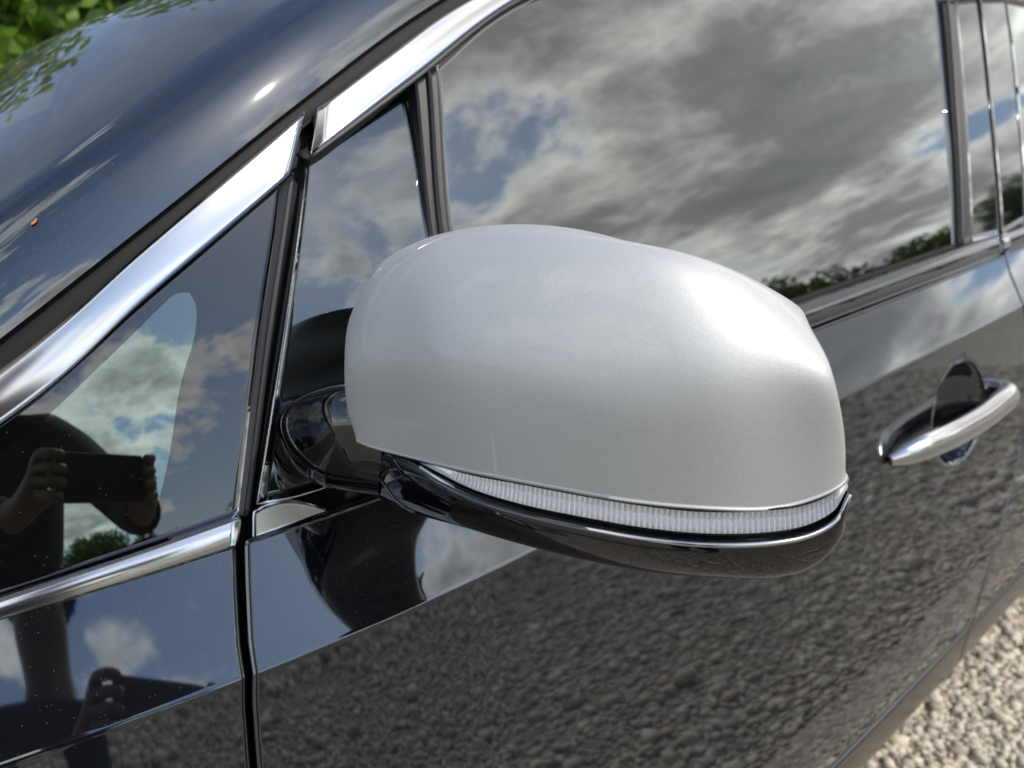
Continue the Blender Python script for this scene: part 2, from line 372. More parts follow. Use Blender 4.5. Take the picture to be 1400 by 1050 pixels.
side_panel('lower_cladding', [(.5, .990), (.54, .991), (.61, 1.036)], [(.5, 2.3), (.61, 2.3)], cl_rows, 90, M['cladding'], rear_door, .004, .03)
# front fender with the wheel arch as its lower edge
def fender():
    rw = [r for r in rows if r <= .5]
    xl = -.95; g = []
    for d in rw:
        xr = np.interp(d, [0, .005, .026, .055, .086, .125, .25, .505], [.0, -.001, -.008, -.0165, -.022, -.026, -.029, .001])
        s = np.unique(np.r_[np.linspace(0, 1, 120), .0008, .002, .998, .9992]); X = xl*(1-s)+xr*s; Z = zb(X)-d
        arch = .37+np.sqrt(np.clip(.36**2-(X+.62)**2, 0, None))*.92
        Z = np.where(np.abs(X+.62) < .36, np.maximum(Z, np.minimum(arch, zb(X)-.1)), Z)
        Y = Bd(X, Z)+.0005; g.append(np.stack([X, Y, Z], -1))
    return mesh_obj('front_fender', *roll_edges(np.array(g)[::-1], .003, .025, (0, -1, 0)), M['paint'], car)
fender()

# --- door upper frame: sail panel, divider, window glass, trims
def SAIL(x, z): return G(x, z)+.5*np.clip(z-.97, 0, None)**2
sail = upper_panel('sail_panel', [(.0195, .9035), (.06, .9025), (.17, .912)], [(.17, .912), (.183, 1.044), (.2085, 1.158)], [(.1115, 1.1055), (.158, 1.1305), (.2085, 1.158)],
    [(.0195, .9035), (.064, 1.0055), (.1115, 1.1055)], M['gloss_film'], front_door, 30, 40, .006, .0015, surf=SAIL)
upper_panel('divider_post', [(.173, .912), (.186, .912)], [(.186, .912), (.191, 1.044), (.2215, 1.165)], [(.2115, 1.160), (.2215, 1.165)], [(.173, .912), (.186, 1.044), (.2115, 1.160)], M['trim'], front_door, 8, 40, .003, .0015)
upper_panel('divider_bead', [(.1875, .912), (.194, .912)], [(.194, .912), (.198, 1.044), (.230, 1.169)], [(.2235, 1.166), (.230, 1.169)], [(.1875, .912), (.1925, 1.044), (.2235, 1.166)], M['trim'], front_door, 6, 40, .007, .002)
glass = upper_panel('window_glass', [(.19, .905), (.6, .922), (.997, .945)], [(.997, .945), (1.082, 1.133), (1.177, 1.2925), (1.19, 1.315)],
    [(.229, 1.166), (.334, 1.226), (.50, 1.282), (.80, 1.318), (1.19, 1.318)], [(.19, .905), (.197, 1.044), (.229, 1.166)], M['glass'], front_door, 60, 40, -.004, .001, .004)
# belt moulding at the base of the door glass
def strip_along(name, pts_lo, pts_hi, mat, parent, off0, bulge, nu=60, nv=8, rho=.0015, depth=.01, surf=G):
    return upper_panel(name, pts_lo, [pts_lo[-1], pts_hi[-1]], pts_hi, [pts_lo[0], pts_hi[0]], mat, parent, nu, nv, off0, rho, depth, surf, bulge)
strip_along('belt_molding', [(.19, .894), (.6, .911), (1.123, .9305)], [(.19, .922), (.597, .9375), (.995, .954), (1.13, .957)], M['paint'], front_door, .002, .004, 70, 10, .002)
strip_along('glass_wiper_seal', [(.19, .9225), (.6, .9385), (.995, .9555)], [(.19, .926), (.6, .943), (.995, .960)], M['rubber'], front_door, .001, .001, 60, 5, .001)
strip_along('chrome_strip', [(.110, 1.108), (.2085, 1.1616), (.334, 1.228), (.50, 1.284), (.80, 1.320), (1.22, 1.322)],
            [(.1246, 1.138), (.1955, 1.1775), (.2869, 1.2246), (.48, 1.301), (.80, 1.340), (1.22, 1.342)], M['chrome'], front_door, .006, .0008, 80, 10, .0012)
strip_along('chrome_edge', [(.1065, 1.1045), (.2075, 1.1575), (.333, 1.2245), (.50, 1.2805)], [(.1095, 1.1078), (.2085, 1.1612), (.334, 1.2277), (.50, 1.2837)], M['trim'], front_door, .006, .0005, 60, 5, .0008)
# small chrome hump at the foot of the sail panel
upper_panel('chrome_hump', [(.0125, .884), (.035, .8855), (.0575, .888)], [(.0575, .888), (.0572, .8883)], [(.0160, .8985), (.025, .9005), (.037, .8995), (.049, .894), (.0572, .8883)], [(.0125, .884), (.0160, .8985)], M['chrome'], front_door, 30, 10, .006, .0015, .01)
# B pillar
upper_panel('pillar_seal', [(.9985, .957), (1.006, .957)], [(1.006, .957), (1.094, 1.133), (1.190, 1.293)], [(1.179, 1.293), (1.190, 1.293)], [(.9985, .957), (1.084, 1.133), (1.179, 1.293)], M['rubber'], front_door, 5, 40, .001, .001)
upper_panel('pillar_bead', [(1.008, .957), (1.030, .957)], [(1.030, .957), (1.117, 1.133), (1.213, 1.293)], [(1.192, 1.293), (1.213, 1.293)], [(1.008, .957), (1.096, 1.133), (1.192, 1.293)], M['trim'], front_door, 8, 40, .004, .003)
upper_panel('pillar_cover', [(1.033, .957), (1.131, .957)], [(1.131, .957), (1.207, 1.133), (1.305, 1.303)], [(1.216, 1.293), (1.305, 1.303)], [(1.033, .957), (1.120, 1.133), (1.216, 1.293)], M['gloss_black'], front_door, 14, 40, .003, .0007)
upper_panel('pillar_cover', [(1.139, .957), (1.235, .968)], [(1.235, .968), (1.318, 1.133), (1.43, 1.313)], [(1.315, 1.303), (1.43, 1.313)], [(1.139, .957), (1.215, 1.133), (1.315, 1.303)], M['gloss_black'], rear_door, 14, 40, .003, .0007)
upper_panel('window_glass', [(1.238, .955), (2.2, .985)], [(2.2, .985), (2.2, 1.32)], [(1.433, 1.320), (2.2, 1.32)], [(1.238, .955), (1.321, 1.133), (1.433, 1.320)], M['glass'], rear_door, 30, 24, -.003, .001)
strip_along('belt_molding', [(1.131, .9311), (1.7, .953), (2.3, .977)], [(1.138, .9575), (1.7, .98), (2.3, 1.003)], M['paint'], rear_door, .002, .004, 50, 10, .002)
strip_along('chrome_strip', [(1.23, 1.322), (2.2, 1.324)], [(1.23, 1.342), (2.2, 1.344)], M['chrome'], rear_door, .007, .0025, 30, 8, .0015)

# --- quarter window ahead of the door
quarter = upper_panel('quarter_window', [(-.30, .872), (-.1151, .887), (.0076, .897)], [(.0076, .897), (.0446, .9946), (.0876, 1.0925)], [(-.285, .8815), (-.0962, .9743), (-.0105, 1.0302), (.0876, 1.0925)],
    [(-.30, .872), (-.285, .8815)], M['frit'], car, 70, 36, .001, .001, .004)
upper_panel('clear_pane', [(-.235, .890), (-.14, .889), (-.042, .8985)], [(-.042, .8985), (-.0235, .934), (-.0058, .9772), (.0094, 1.005), (.0146, 1.022), (.0128, 1.0305)], [(-.225, .8985), (-.17, .9205), (-.0874, .9665), (-.04, .999), (-.006, 1.0235), (.005, 1.0305), (.0128, 1.0305)], [(-.235, .890), (-.225, .8985)], M['glass_clear'], quarter, 90, 40, .0014, 0)
strip_along('chrome_strip', [(-.29, .885), (-.0962, .9763), (-.0105, 1.0322), (.0905, 1.0955)], [(-.275, .908), (-.0898, 1.0035), (-.0028, 1.0610), (.1135, 1.1357)], M['chrome'], quarter, .006, .0008, 60, 10, .0012)
strip_along('chrome_strip', [(-.30, .852), (-.121, .8722), (-.069, .8760), (-.0002, .8815)], [(-.30, .868), (-.1151, .8865), (-.062, .8915), (.0067, .8980)], M['chrome'], quarter, .006, .0016, 60, 12, .0016)
strip_along('rear_seal', [(.0095, .899), (.047, .9946), (.0905, 1.0925)], [(.0125, .899), (.0503, .9946), (.0945, 1.0965)], M['trim'], quarter, .006, .001, 40, 5, .001)
# dark channel behind the cut line and the rubber above the chrome
upper_panel('door_seal', [(-.012, .86), (.03, .86)], [(.03, .86), (.075, 1.0), (.155, 1.167)], [(.09, 1.128), (.155, 1.167)], [(-.012, .86), (.03, 1.0), (.09, 1.128)], M['rubber'], car, 6, 30, -.016, .001)
SEAL = [(-.34, .868), (-.2, .948), (-.086, 1.0191), (.0004, 1.0731), (.1225, 1.1479), (.2579, 1.2225), (.46, 1.312), (.80, 1.352), (1.4, 1.36), (2.2, 1.352)]
strip_along('roof_seal', [(-.29, .889), (-.0898, .9965), (-.0028, 1.0540), (.119, 1.1285), (.2869, 1.2176), (.48, 1.294), (.80, 1.341), (1.4, 1.346), (2.2, 1.344)], SEAL, M['rubber'], car, -.006, .002, 120, 8, .002)

# --- A pillar and windscreen swept along the seal line
def pillar_and_screen():
    S = crom(SEAL, 140); n = len(S)
    X, Z = S[:, 0], S[:, 1]; P = np.stack([X, G(X, Z)-.002, Z], 1)
    T = np.gradient(P, axis=0); T /= np.linalg.norm(T, axis=1)[:, None]
    e = 1e-4; gx = (G(X+e, Z)-G(X-e, Z))/2/e; gz = (G(X, Z+e)-G(X, Z-e))/2/e
    n0 = np.stack([gx, -np.ones(n), gz], 1); n0 /= np.linalg.norm(n0, axis=1)[:, None]
    eu = np.cross(T, n0); eu /= np.linalg.norm(eu, axis=1)[:, None]
    eu *= np.sign(eu[:, 2:3])
    def sweep(L, phi0, dphi, start, k):
        ang = phi0; cur = start.copy(); out = [cur.copy()]; st = L/k
        for q in range(k):
            a = ang+dphi*(q+.5)/k; cur = cur+st*(math.cos(a)*eu-math.sin(a)*n0); out.append(cur.copy())
        return np.array(out), cur
    p1, e1 = sweep(.030, rad(-6), rad(14), P, 10); p2, end = sweep(.040, rad(8), rad(46), e1, 14); pil = np.vstack([p1, p2[1:]])
    roofside = 95
    mesh_obj('a_pillar', pil[:, :roofside].reshape(-1, 3), grid_faces(roofside, len(pil)), M['paint'], car)
    mesh_obj('roof_side', *roll_edges(pil[:, roofside-1:], .002, .01, (0, -.7, .7)), M['paint'], car)
    lip = end-.003*0
    scr, e2 = sweep(.72, rad(52), rad(38), end+np.array([0, .0005, 0])-.0030*(math.cos(rad(53))*n0+math.sin(rad(53))*eu), 40)
    ws = scr[:, :78]
    # windscreen, mirrored about the car's centre line
    mesh_obj('windshield', ws.reshape(-1, 3), grid_faces(ws.shape[1], len(ws)), M['windshield'], car)
    mesh_obj('roof', *roll_edges(scr[:, 79:], .002, .01, (0, 0, 1)), M['paint'], car)
    yc = float(e2[:, 1].mean()); 
    def mir(Gd): q = Gd.copy(); q[..., 1] = 2*yc-q[..., 1]; return q
    mesh_obj('windshield', *roll_edges(mir(ws), .001, .004, (0, .3, .9)), M['windshield'], car)
    mesh_obj('roof', *roll_edges(mir(scr[:, 79:]), .002, .01, (0, 0, 1)), M['paint'], car)
    mesh_obj('a_pillar', *roll_edges(mir(pil), .003, .02, (0, .7, .7)), M['paint'], car)
    return yc
YC = pillar_and_screen()

# --- cabin, hood, far side and wheel, to close the car
def box(name, x0, x1, y0, y1, z0, z1, mat, parent, taper=0):
    V = [(x0, y0, z0), (x1, y0, z0), (x1, y1, z0), (x0, y1, z0), (x0+taper, y0+taper, z1), (x1-taper, y0+taper, z1), (x1-taper, y1-taper, z1), (x0+taper, y1-taper, z1)]
    return mesh_obj(name, V, [(0, 3, 2, 1), (4, 5, 6, 7), (0, 1, 5, 4), (1, 2, 6, 5), (2, 3, 7, 6), (3, 0, 4, 7)], mat, parent, False)
box('cabin_floor', -.9, 2.25, .34, 1.42, .22, .42, M['interior'], car, .02)
box('far_side', -.9, 2.25, 1.50, 1.58, .35, .84, M['interior'], car, .01)
box('dashboard', -.45, .05, .14, 1.55, .5, .84, M['interior'], car, .03)
box('rear_bulkhead', 2.2, 2.26, .1, 1.6, .4, 1.28, M['interior'], car, .01)
for sx in (.75, 1.65):
    for sy in (.42, 1.05):
        st = box('seat', sx-.28, sx+.25, sy-.24, sy+.24, .42, .60, M['interior'], car, .03)
        bk = box('seat_back', sx+.16, sx+.38, sy-.24, sy+.24, .55, 1.08, M['interior'], st, .04)
def hood():
    nu, nv = 40, 30; g = np.zeros((nv, nu, 3))
    for j in range(nv):
        for i in range(nu):
            x = -.95+(.63)*j/(nv-1); s = i/(nu-1); y0 = plan(np.float64(x))+.004; y1 = 2*YC-y0
            g[j, i] = (x, y0+(y1-y0)*s, zb(x)-.006+.075*(1-(2*s-1)**4)*(.35+.65*j/(nv-1)))
    mesh_obj('hood', *roll_edges(g, .003, .02, (0, 0, 1)), M['paint'], car)
hood()
def lathe(name, prof_, c, mat, parent, k=48):
    V = []; 
    for (r, y) in prof_:
        for q in range(k): a = 2*math.pi*q/k; V.append((c[0]+r*math.cos(a), c[1]+y, c[2]+r*math.sin(a)))
    return mesh_obj(name, V, grid_faces(k, len(prof_), True), mat, parent)
wy = .20
wheel = lathe('wheel', [(.235, .20), (.30, .20), (.325, .18), (.33, .12), (.33, .04), (.322, .01), (.30, 0), (.245, .004), (.235, .012)], (-.62, wy, .33), M['tyre'], car)
lathe('rim', [(.24, .02), (.235, .006), (.225, .004), (.218, .03), (.20, .06), (.07, .05), (.05, .03), (.0, .028)], (-.62, wy, .33), M['alloy'], wheel)
for q in range(5):
    a = 2*math.pi*q/5; ca, sa = math.cos(a), math.sin(a)
    tube('spoke', [(-.62+ca*.04, wy+.03, .33+sa*.04), (-.62+ca*.13, wy+.022, .33+sa*.13), (-.62+ca*.222, wy+.012, .33+sa*.222)], [.03, .024, .02], M['alloy'], wheel, 10, 8)

# ------------------------------------------------------------------ door handle
HND = [(0.6944, -0.0438, 0.7549), (0.7131, -0.0516, 0.7578), (0.7413, -0.0594, 0.7609), (0.7922, -0.0661, 0.7624), (0.8663, -0.0685, 0.7639), (0.9245, -0.0679, 0.7684), (0.9615, -0.0644, 0.77), (0.9735, -0.0494, 0.771), (0.9735, -0.0194, 0.771)]
handle = tube('door_handle', HND, [.006, .0115, .0148, .0160, .0162, .0165, .0168, .0168, .016], M['chrome'], front_door, 90, 24, flat=.78)
handle['label'] = 'chrome bar handle over a dark cup in the black door'

# ------------------------------------------------------------------ door mirror
B = [(0.058, -0.0463, 0.9488), (0.0521, -0.0984, 0.9449), (0.0554, -0.1528, 0.9454), (0.0696, -0.1971, 0.9422), (0.0887, -0.2305, 0.937), (0.1136, -0.2568, 0.9322), (0.1416, -0.2738, 0.9306), (0.1646, -0.2806, 0.9380)]
Mi = [(0.0545, -0.0546, 0.9913), (0.0459, -0.1146, 1.0045), (0.0509, -0.1577, 1.0034), (0.0648, -0.1998, 0.9985), (0.0847, -0.2343, 0.9935), (0.1082, -0.2595, 0.9909), (0.1323, -0.2755, 0.9899), (0.1511, -0.2833, 0.9829)]
Ri = [(0.078, -0.0464, 1.027), (0.07, -0.106, 1.0462), (0.0731, -0.1468, 1.0473), (0.0842, -0.1843, 1.0458), (0.1009, -0.2157, 1.0411), (0.1203, -0.2382, 1.0339), (0.1462, -0.2556, 1.0176), (0.1677, -0.263, 1.0012)]
Ti = [(0.104, -0.0308, 1.0379), (0.0986, -0.0821, 1.0504), (0.0946, -0.1321, 1.0559), (0.1023, -0.1656, 1.054), (0.1152, -0.1943, 1.0463), (0.1324, -0.2172, 1.0374), (0.1563, -0.2343, 1.0251), (0.1846, -0.2421, 1.009)]
Ei = [(0.066, -0.0157, 0.9403), (0.06, -0.0587, 0.9383), (0.0514, -0.109, 0.9423), (0.0536, -0.1422, 0.9362), (0.0613, -0.1754, 0.9303), (0.0749, -0.2082, 0.9258), (0.0919, -0.2347, 0.921), (0.1132, -0.2564, 0.9175), (0.1365, -0.2714, 0.9157), (0.154, -0.2784, 0.919), (0.164, -0.2811, 0.9303)]
Si = [(0.075, 0.006, 0.9096), (0.072, -0.0264, 0.9037), (0.0685, -0.085, 0.9035), (0.0674, -0.1184, 0.9067), (0.0727, -0.1587, 0.9063), (0.085, -0.1959, 0.9028), (0.1012, -0.2254, 0.899), (0.1215, -0.2497, 0.8962), (0.1407, -0.2648, 0.8945), (0.1565, -0.2733, 0.8989), (0.1673, -0.2775, 0.9137)]
Hm = [(0.066, -0.0078, 0.9261), (0.06, -0.0527, 0.9232), (0.0526, -0.1039, 0.9267), (0.0542, -0.1393, 0.9244), (0.0618, -0.1736, 0.9206), (0.0752, -0.2069, 0.9162), (0.0922, -0.2338, 0.9115), (0.1135, -0.2559, 0.9079), (0.1349, -0.2701, 0.9058), (0.152, -0.2774, 0.9092), (0.1629, -0.2806, 0.9221)]
Lt = [(0.0538, -0.1135, 0.9437), (0.0546, -0.1302, 0.9443), (0.0583, -0.1543, 0.9431), (0.066, -0.1817, 0.9418), (0.077, -0.2074, 0.9388), (0.0902, -0.2291, 0.9352), (0.1059, -0.2476, 0.9319), (0.1249, -0.2633, 0.9298), (0.1426, -0.2731, 0.9291), (0.157, -0.2786, 0.9319), (0.1656, -0.2809, 0.9368)]
Lb = [(0.0539, -0.1147, 0.9427), (0.0545, -0.1294, 0.9393), (0.058, -0.1531, 0.9331), (0.0655, -0.1805, 0.9287), (0.0766, -0.2065, 0.9255), (0.0898, -0.2284, 0.9218), (0.1055, -0.2472, 0.9187), (0.1246, -0.2631, 0.9166), (0.1424, -0.273, 0.9165), (0.1568, -0.2785, 0.9205), (0.1647, -0.2807, 0.9303)]
MC = np.array([.125, -.15, .985])           # middle of the shell
def outw(P, amt, zf=0.):
    v = np.asarray(P)-MC; v[:, 2] *= zf; v /= np.linalg.norm(v, axis=1)[:, None]; return np.asarray(P)+v*amt
def extend_cols(A, left=True):
    """continue each row round the inner and outer ends towards the rear rim"""
    A = np.asarray(A, float); dx = .180-A[0, 0]; dy = max(.004, -.250-A[-1, 1])
    E_ = [A, A[-1]+np.array([.006, .45*dy, 0]), A[-1]+np.array([.010, dy, 0])]
    if left: E_ = [A[0]+np.array([dx, .012, 0]), A[0]+np.array([.4*dx, .009, 0])]+E_
    return np.vstack(E_)
def c2spline(Y, t, ts):
    """natural cubic spline along axis 0 of Y (knots t) evaluated at ts"""
    n = len(t); h = np.diff(t); A = np.eye(n); R_ = np.zeros_like(Y)
    for i in range(1, n-1):
        A[i, i-1] = h[i-1]; A[i, i] = 2*(h[i-1]+h[i]); A[i, i+1] = h[i]
        R_[i] = 6*((Y[i+1]-Y[i])/h[i]-(Y[i]-Y[i-1])/h[i-1])
    m2 = np.linalg.solve(A, R_.reshape(n, -1)).reshape(Y.shape)
    k_ = np.clip(np.searchsorted(t, ts)-1, 0, n-2); sh = (-1,)+(1,)*(Y.ndim-1)
    hh = h[k_].reshape(sh); a = (t[k_+1]-ts).reshape(sh); b = (ts-t[k_]).reshape(sh)
    return m2[k_]*a**3/(6*hh)+m2[k_+1]*b**3/(6*hh)+(Y[k_]/hh-m2[k_]*hh/6)*a+(Y[k_+1]/hh-m2[k_+1]*hh/6)*b
def spline_grid(rows_, nu, nv):
    A = np.array(rows_)                                    # (rows, cols, 3)
    tu = np.r_[0, np.cumsum(np.linalg.norm(np.diff(A, axis=1), axis=2).mean(0))]
    tv = np.r_[0, np.cumsum(np.linalg.norm(np.diff(A, axis=0), axis=2).mean(1))]
    U = c2spline(np.swapaxes(A, 0, 1), tu, np.linspace(0, tu[-1], nu)); U = np.swapaxes(U, 0, 1)
    return c2spline(U, tv, np.linspace(0, tv[-1], nv))
def make_mirror():
    b, mm, rr, tt = map(np.array, (B, Mi, Ri, Ti))
    topm = .5*(rr+tt)+np.array([0, 0, .003]); pf = np.array([1, 1, 1, 1, 1, .85, .6, 0])[:, None]
    low = .5*(b+mm)+(outw(.5*(b+mm), .0018)-.5*(b+mm)); upm = .5*(mm+rr)+(outw(.5*(mm+rr), .0042, .8)-.5*(mm+rr))*pf
    low[-1] = (0.1587, -0.2834, 0.9591); upm[-1] = (0.1578, -0.2754, 0.992)
    fd = np.linspace(0, 1, len(tt))[:, None]**2; k1 = tt+(1-fd)*np.array([.032, .004, -.003])+fd*np.array([.004, .012, -.005]); k2 = tt+(1-fd)*np.array([.070, .010, -.012])+fd*np.array([.004, .026, -.016])
    rws = [extend_cols(a) for a in (b, low, mm, upm, rr, topm, tt, k1, k2)]
    # keep the ends of the upper rows tucked in
    for q, a in enumerate(rws):
        sh = [0, 0, .001, .002, .004, .006, .008, .01, .012][q]; a[0, 2] -= sh; a[1, 2] -= sh*.5; a[-1, 2] -= sh; a[-2, 2] -= sh*.5
    g = spline_grid(rws, 150, 110)
    for q in range(16):                                    # fair the shell, rim kept
        g[1:-1, 1:-1] += .5*(.25*(g[:-2, 1:-1]+g[2:, 1:-1]+g[1:-1, :-2]+g[1:-1, 2:])-g[1:-1, 1:-1])
    housing_rows = []
    e, hm, s = map(np.array, (Ei, Hm, Si))
    hi = e+np.array([.016, .012, .010]); hi2 = e+np.array([.026, .019, .020])
    fe = np.linspace(0, 1, len(s))[:, None]**2
    un = s+(1-fe)*np.array([.045, .008, -.002])+fe*np.array([.004, .012, .003])
    un2 = s+(1-fe)*np.array([.095, .014, .002])+fe*np.array([.006, .026, .010]); un3 = s+(1-fe)*np.array([.105, .016, .024])+fe*np.array([.006, .030, .026])
    ext = lambda a: extend_cols(a, False)
    h0 = e+np.array([.009, .0065, .0006])
    hg = spline_grid([ext(a) for a in (hi2, hi, h0, e, hm, s, un, un2, un3)], 120, 80)
    # fold seam running from the hinge down to the lower edge of the housing
    near = lambda p: int(np.argmin(np.linalg.norm(hg[:, 8]-p, axis=1)))
    ra, rb = near(crom(hm, 13)[1]), near(crom(s, 13)[1]); seam = []
    for q in range(14):
        c_ = 2+int(q*2.4); r_ = int(round(ra-4+(rb-ra+3)*(q/13)**1.3)); seam.append(hg[r_, c_]+np.array([-.0004, -.0005, 0]))
    hs = mesh_obj('door_mirror', *roll_edges(hg, .001, .001, None), M['gloss_black'], car)
    mesh_obj('mirror_cap', *roll_edges(g, .0010, .006, None), M['silver'], hs)['label'] = 'silver metallic cap on the black door mirror'
    tube('fold_seam', seam, .0008, M['gloss_black'], hs, 60, 8)
    # signal lamp: chrome lower lip, ribbed reflector, clear lens
    lt, lb = np.array(Lt), np.array(Lb)
    n = 900; a = crom(lt, n); c = crom(lb, n); c2 = a+(c-a)*.76
    ad = np.r_[0, np.cumsum(np.linalg.norm(np.diff(a, axis=0), axis=1))]
    inn = np.array([.0045, .0035, 0])
    V = []; nr = 13
    for i in range(n):
        rib = abs(math.sin(ad[i]/.0024*math.pi)); on = np.clip((i/n-.13)/.02, 0, 1)*np.clip((.93-i/n)/.02, 0, 1)
        for j in range(nr):
            v = j/(nr-1); p = a[i]*(1-v)+c2[i]*v
            step = .0022*abs(v-.52)*2
            V.append(p+inn*(.55+.45*on)*(1-.85*v**5)+np.array([-.0024, -.0024, 0])*rib*on*(1-v**6)*(1-.45*(abs(v-.52) < .05))-np.array([.6, .75, 0])*step*on*.3)
    mesh_obj('signal_reflector', V, grid_faces(nr, n), M['reflector'], hs)
    Vl = []
    for i in range(0, n, 9):
        for j in range(7):
            v = j/6; p = a[i]*(1-v)+c[i]*v; Vl.append(p-np.array([.6, .75, 0])*.0012*4*v*(1-v)+np.array([.0006, .0006, 0]))
    mesh_obj('signal_lens', Vl, grid_faces(7, n//9), M['lens'], hs)
    tube('chrome_bead', [p+np.array([-.0013, -.0017, -.0010]) for p in lb], .0012, M['chrome'], hs, 160, 8)
    tube('lens_gasket', [p+np.array([.0005, .0005, .0005]) for p in lt], .0011, M['rubber'], hs, 160, 8)
    # rear face with the looking glass
    bk = un3[::-1][:-1]; rim = np.vstack([crom(rws[-1][1:-1], 40), crom(bk, 40)]); nR = len(rim)
    cen = rim.mean(0); F = [(0, i, (i % nR)+1) for i in range(1, nR+1)]
    nv_ = np.linalg.svd(rim-cen)[2][2]; nv_ = nv_*np.sign(nv_[0])
    ring2 = cen+(rim-cen)*.93-nv_*.004; V = [p for p in rim]+[p for p in ring2]+[cen-nv_*.004]
    mesh_obj('mirror_back', V, grid_faces(nR, 2, True)+[(nR+i, nR+(i+1) % nR, 2*nR) for i in range(nR)], M['trim'], hs)
    gl = cen+(rim-cen)*.90; gl = gl-((gl-cen)@nv_)[:, None]*nv_-nv_*.002
    mesh_obj('mirror_glass', [cen-nv_*.002]+list(gl), F, M['mirror'], hs)
    return hs
mirror = make_mirror()
SECS = [((.0455, .0278, .9491), (.0448, .0256, .9392), .001, .028), ((.046, .0043, .9620), (.046, .0155, .9217), .006, .042),
        ((.052, -.0242, .9720), (.050, -.0083, .912), .009, .048), ((.060, -.048, .9750), (.056, -.0273, .9105), .010, .05), ((.070, -.072, .9720), (.066, -.050, .9090), .008, .045)]
def make_arm():
    # sections from the foot on the sail panel to the hinge: (top, bottom, bulge, back)
    secs = SECS
    k = 48; rws = []
    fwd = np.array([-.62, -.70, 0]); 
    for (t_, b_, bu, bk) in secs:
        t_, b_ = np.array(t_), np.array(b_); loop = []
        for q in range(k):
            a = 2*math.pi*q/k; cz = math.copysign(abs(math.cos(a))**.95, math.cos(a)); sx = math.copysign(abs(math.sin(a))**.9, math.sin(a))
            mid = .5*(t_+b_); p = mid+.5*(t_-b_)*cz
            p = p+fwd*(bu*1.6+.006)*sx if sx > 0 else p-fwd*bk*(-sx)*-1*-1
            loop.append(p)
        rws.append(loop)
    g = np.array(rws); dense = np.stack([crom(g[:, q], 40) for q in range(k)], 1)
    mesh_obj('mirror_arm', dense.reshape(-1, 3), grid_faces(k, 40, True), M['gloss_black'], mirror)
make_arm()

# ------------------------------------------------------------------ vegetation
def leaf_cloud(centers, radii, n, size, seed):
    r = np.random.default_rng(seed); ci = r.integers(0, len(centers), n)
    d = r.normal(size=(n, 3)); d /= np.linalg.norm(d, axis=1)[:, None]
    p = centers[ci]+d*radii[ci][:, None]*(r.uniform(.25, 1, n)**.5)[:, None]
    a = r.normal(size=(n, 3)); a /= np.linalg.norm(a, axis=1)[:, None]
    b = np.cross(a, r.normal(size=(n, 3))); b /= np.linalg.norm(b, axis=1)[:, None]
    s = size*r.uniform(.6, 1.3, n)[:, None]
    V = np.stack([p-a*s, p+b*s*.45, p+a*s, p-b*s*.45], 1).reshape(-1, 3)
    return V, np.arange(n*4).reshape(n, 4), np.repeat(r.uniform(0, 1, n), 4)
def leaf_mesh(name, V, F, tone, mat):
    me = bpy.data.meshes.new(name); me.from_pydata(V.tolist(), [], F.tolist()); me.materials.append(mat)
    at = me.attributes.new('tone', 'FLOAT', 'POINT'); at.data.foreach_set('value', tone.astype(np.float32)); return me
def trunk_mesh(h, r, seed):
    rr = random.Random(seed); V = []; F = []
    def limb(p, q, r0_, r1_):
        p, q = Vector(p), Vector(q); t = (q-p).normalized(); a = t.orthogonal().normalized(); b = t.cross(a); s0 = len(V)
        for k in range(4):
            f = k/3; c = p.lerp(q, f); rad_ = r0_+(r1_-r0_)*f
            for i in range(8): an = math.pi*i/4; V.append(c+rad_*(math.cos(an)*a+math.sin(an)*b))
        F.extend([tuple(s0+x for x in f) for f in grid_faces(8, 4, True)])
    limb((0, 0, -.1), (0, 0, h*.55), r, r*.6)
    for i in range(7):
        an = rr.uniform(0, 6.28); z0 = h*rr.uniform(.25, .55); L = h*rr.uniform(.2, .35)
        limb((0, 0, z0), (math.cos(an)*L, math.sin(an)*L, z0+L*rr.uniform(.5, 1.1)), r*.4, r*.1)
    me = bpy.data.meshes.new('trunk'); me.from_pydata([tuple(v) for v in V], [], F); me.materials.append(M['bark']); me.shade_smooth(); return me
TREES = []
for sd_ in range(3):
    h = 5.5; r = np.random.default_rng(40+sd_); nc = 26
    c = np.stack([r.normal(0, 1.15, nc), r.normal(0, 1.15, nc), r.uniform(1.6, 5.2, nc)], 1); c[:, :2] *= (1.25-np.abs(c[:, 2:3]-3.2)/3.2)
    V, F, tn = leaf_cloud(c, r.uniform(.5, 1.0, nc), 5200, .16, 50+sd_)
    TREES.append((leaf_mesh('crown', V, F, tn, M['leaf']), trunk_mesh(h, .16, sd_)))
def tree(i, loc, s, rz, label, group, mat=None):
    e = empty('tree', loc); e.scale = (s[0], s[0], s[1]); e.rotation_euler = (0, 0, rz)
    for me, nm in ((TREES[i][0], 'crown'), (TREES[i][1], 'trunk')):
        o = bpy.data.objects.new(nm, me); COL.objects.link(o); o.parent = e
    tag(e, label, 'tree', group)
k = 0
for az in np.linspace(-62, 86, 27):
    a = rad(az+random.uniform(-2, 2)); D = random.uniform(34, 46); s = random.uniform(.85, 1.3)
    tree(k % 3, (math.sin(a)*D, -math.cos(a)*D, 0), (s*1.25, s), random.uniform(0, 6), 'green leafy tree in the distant tree line across the gravel yard', 'distant tree line'); k += 1
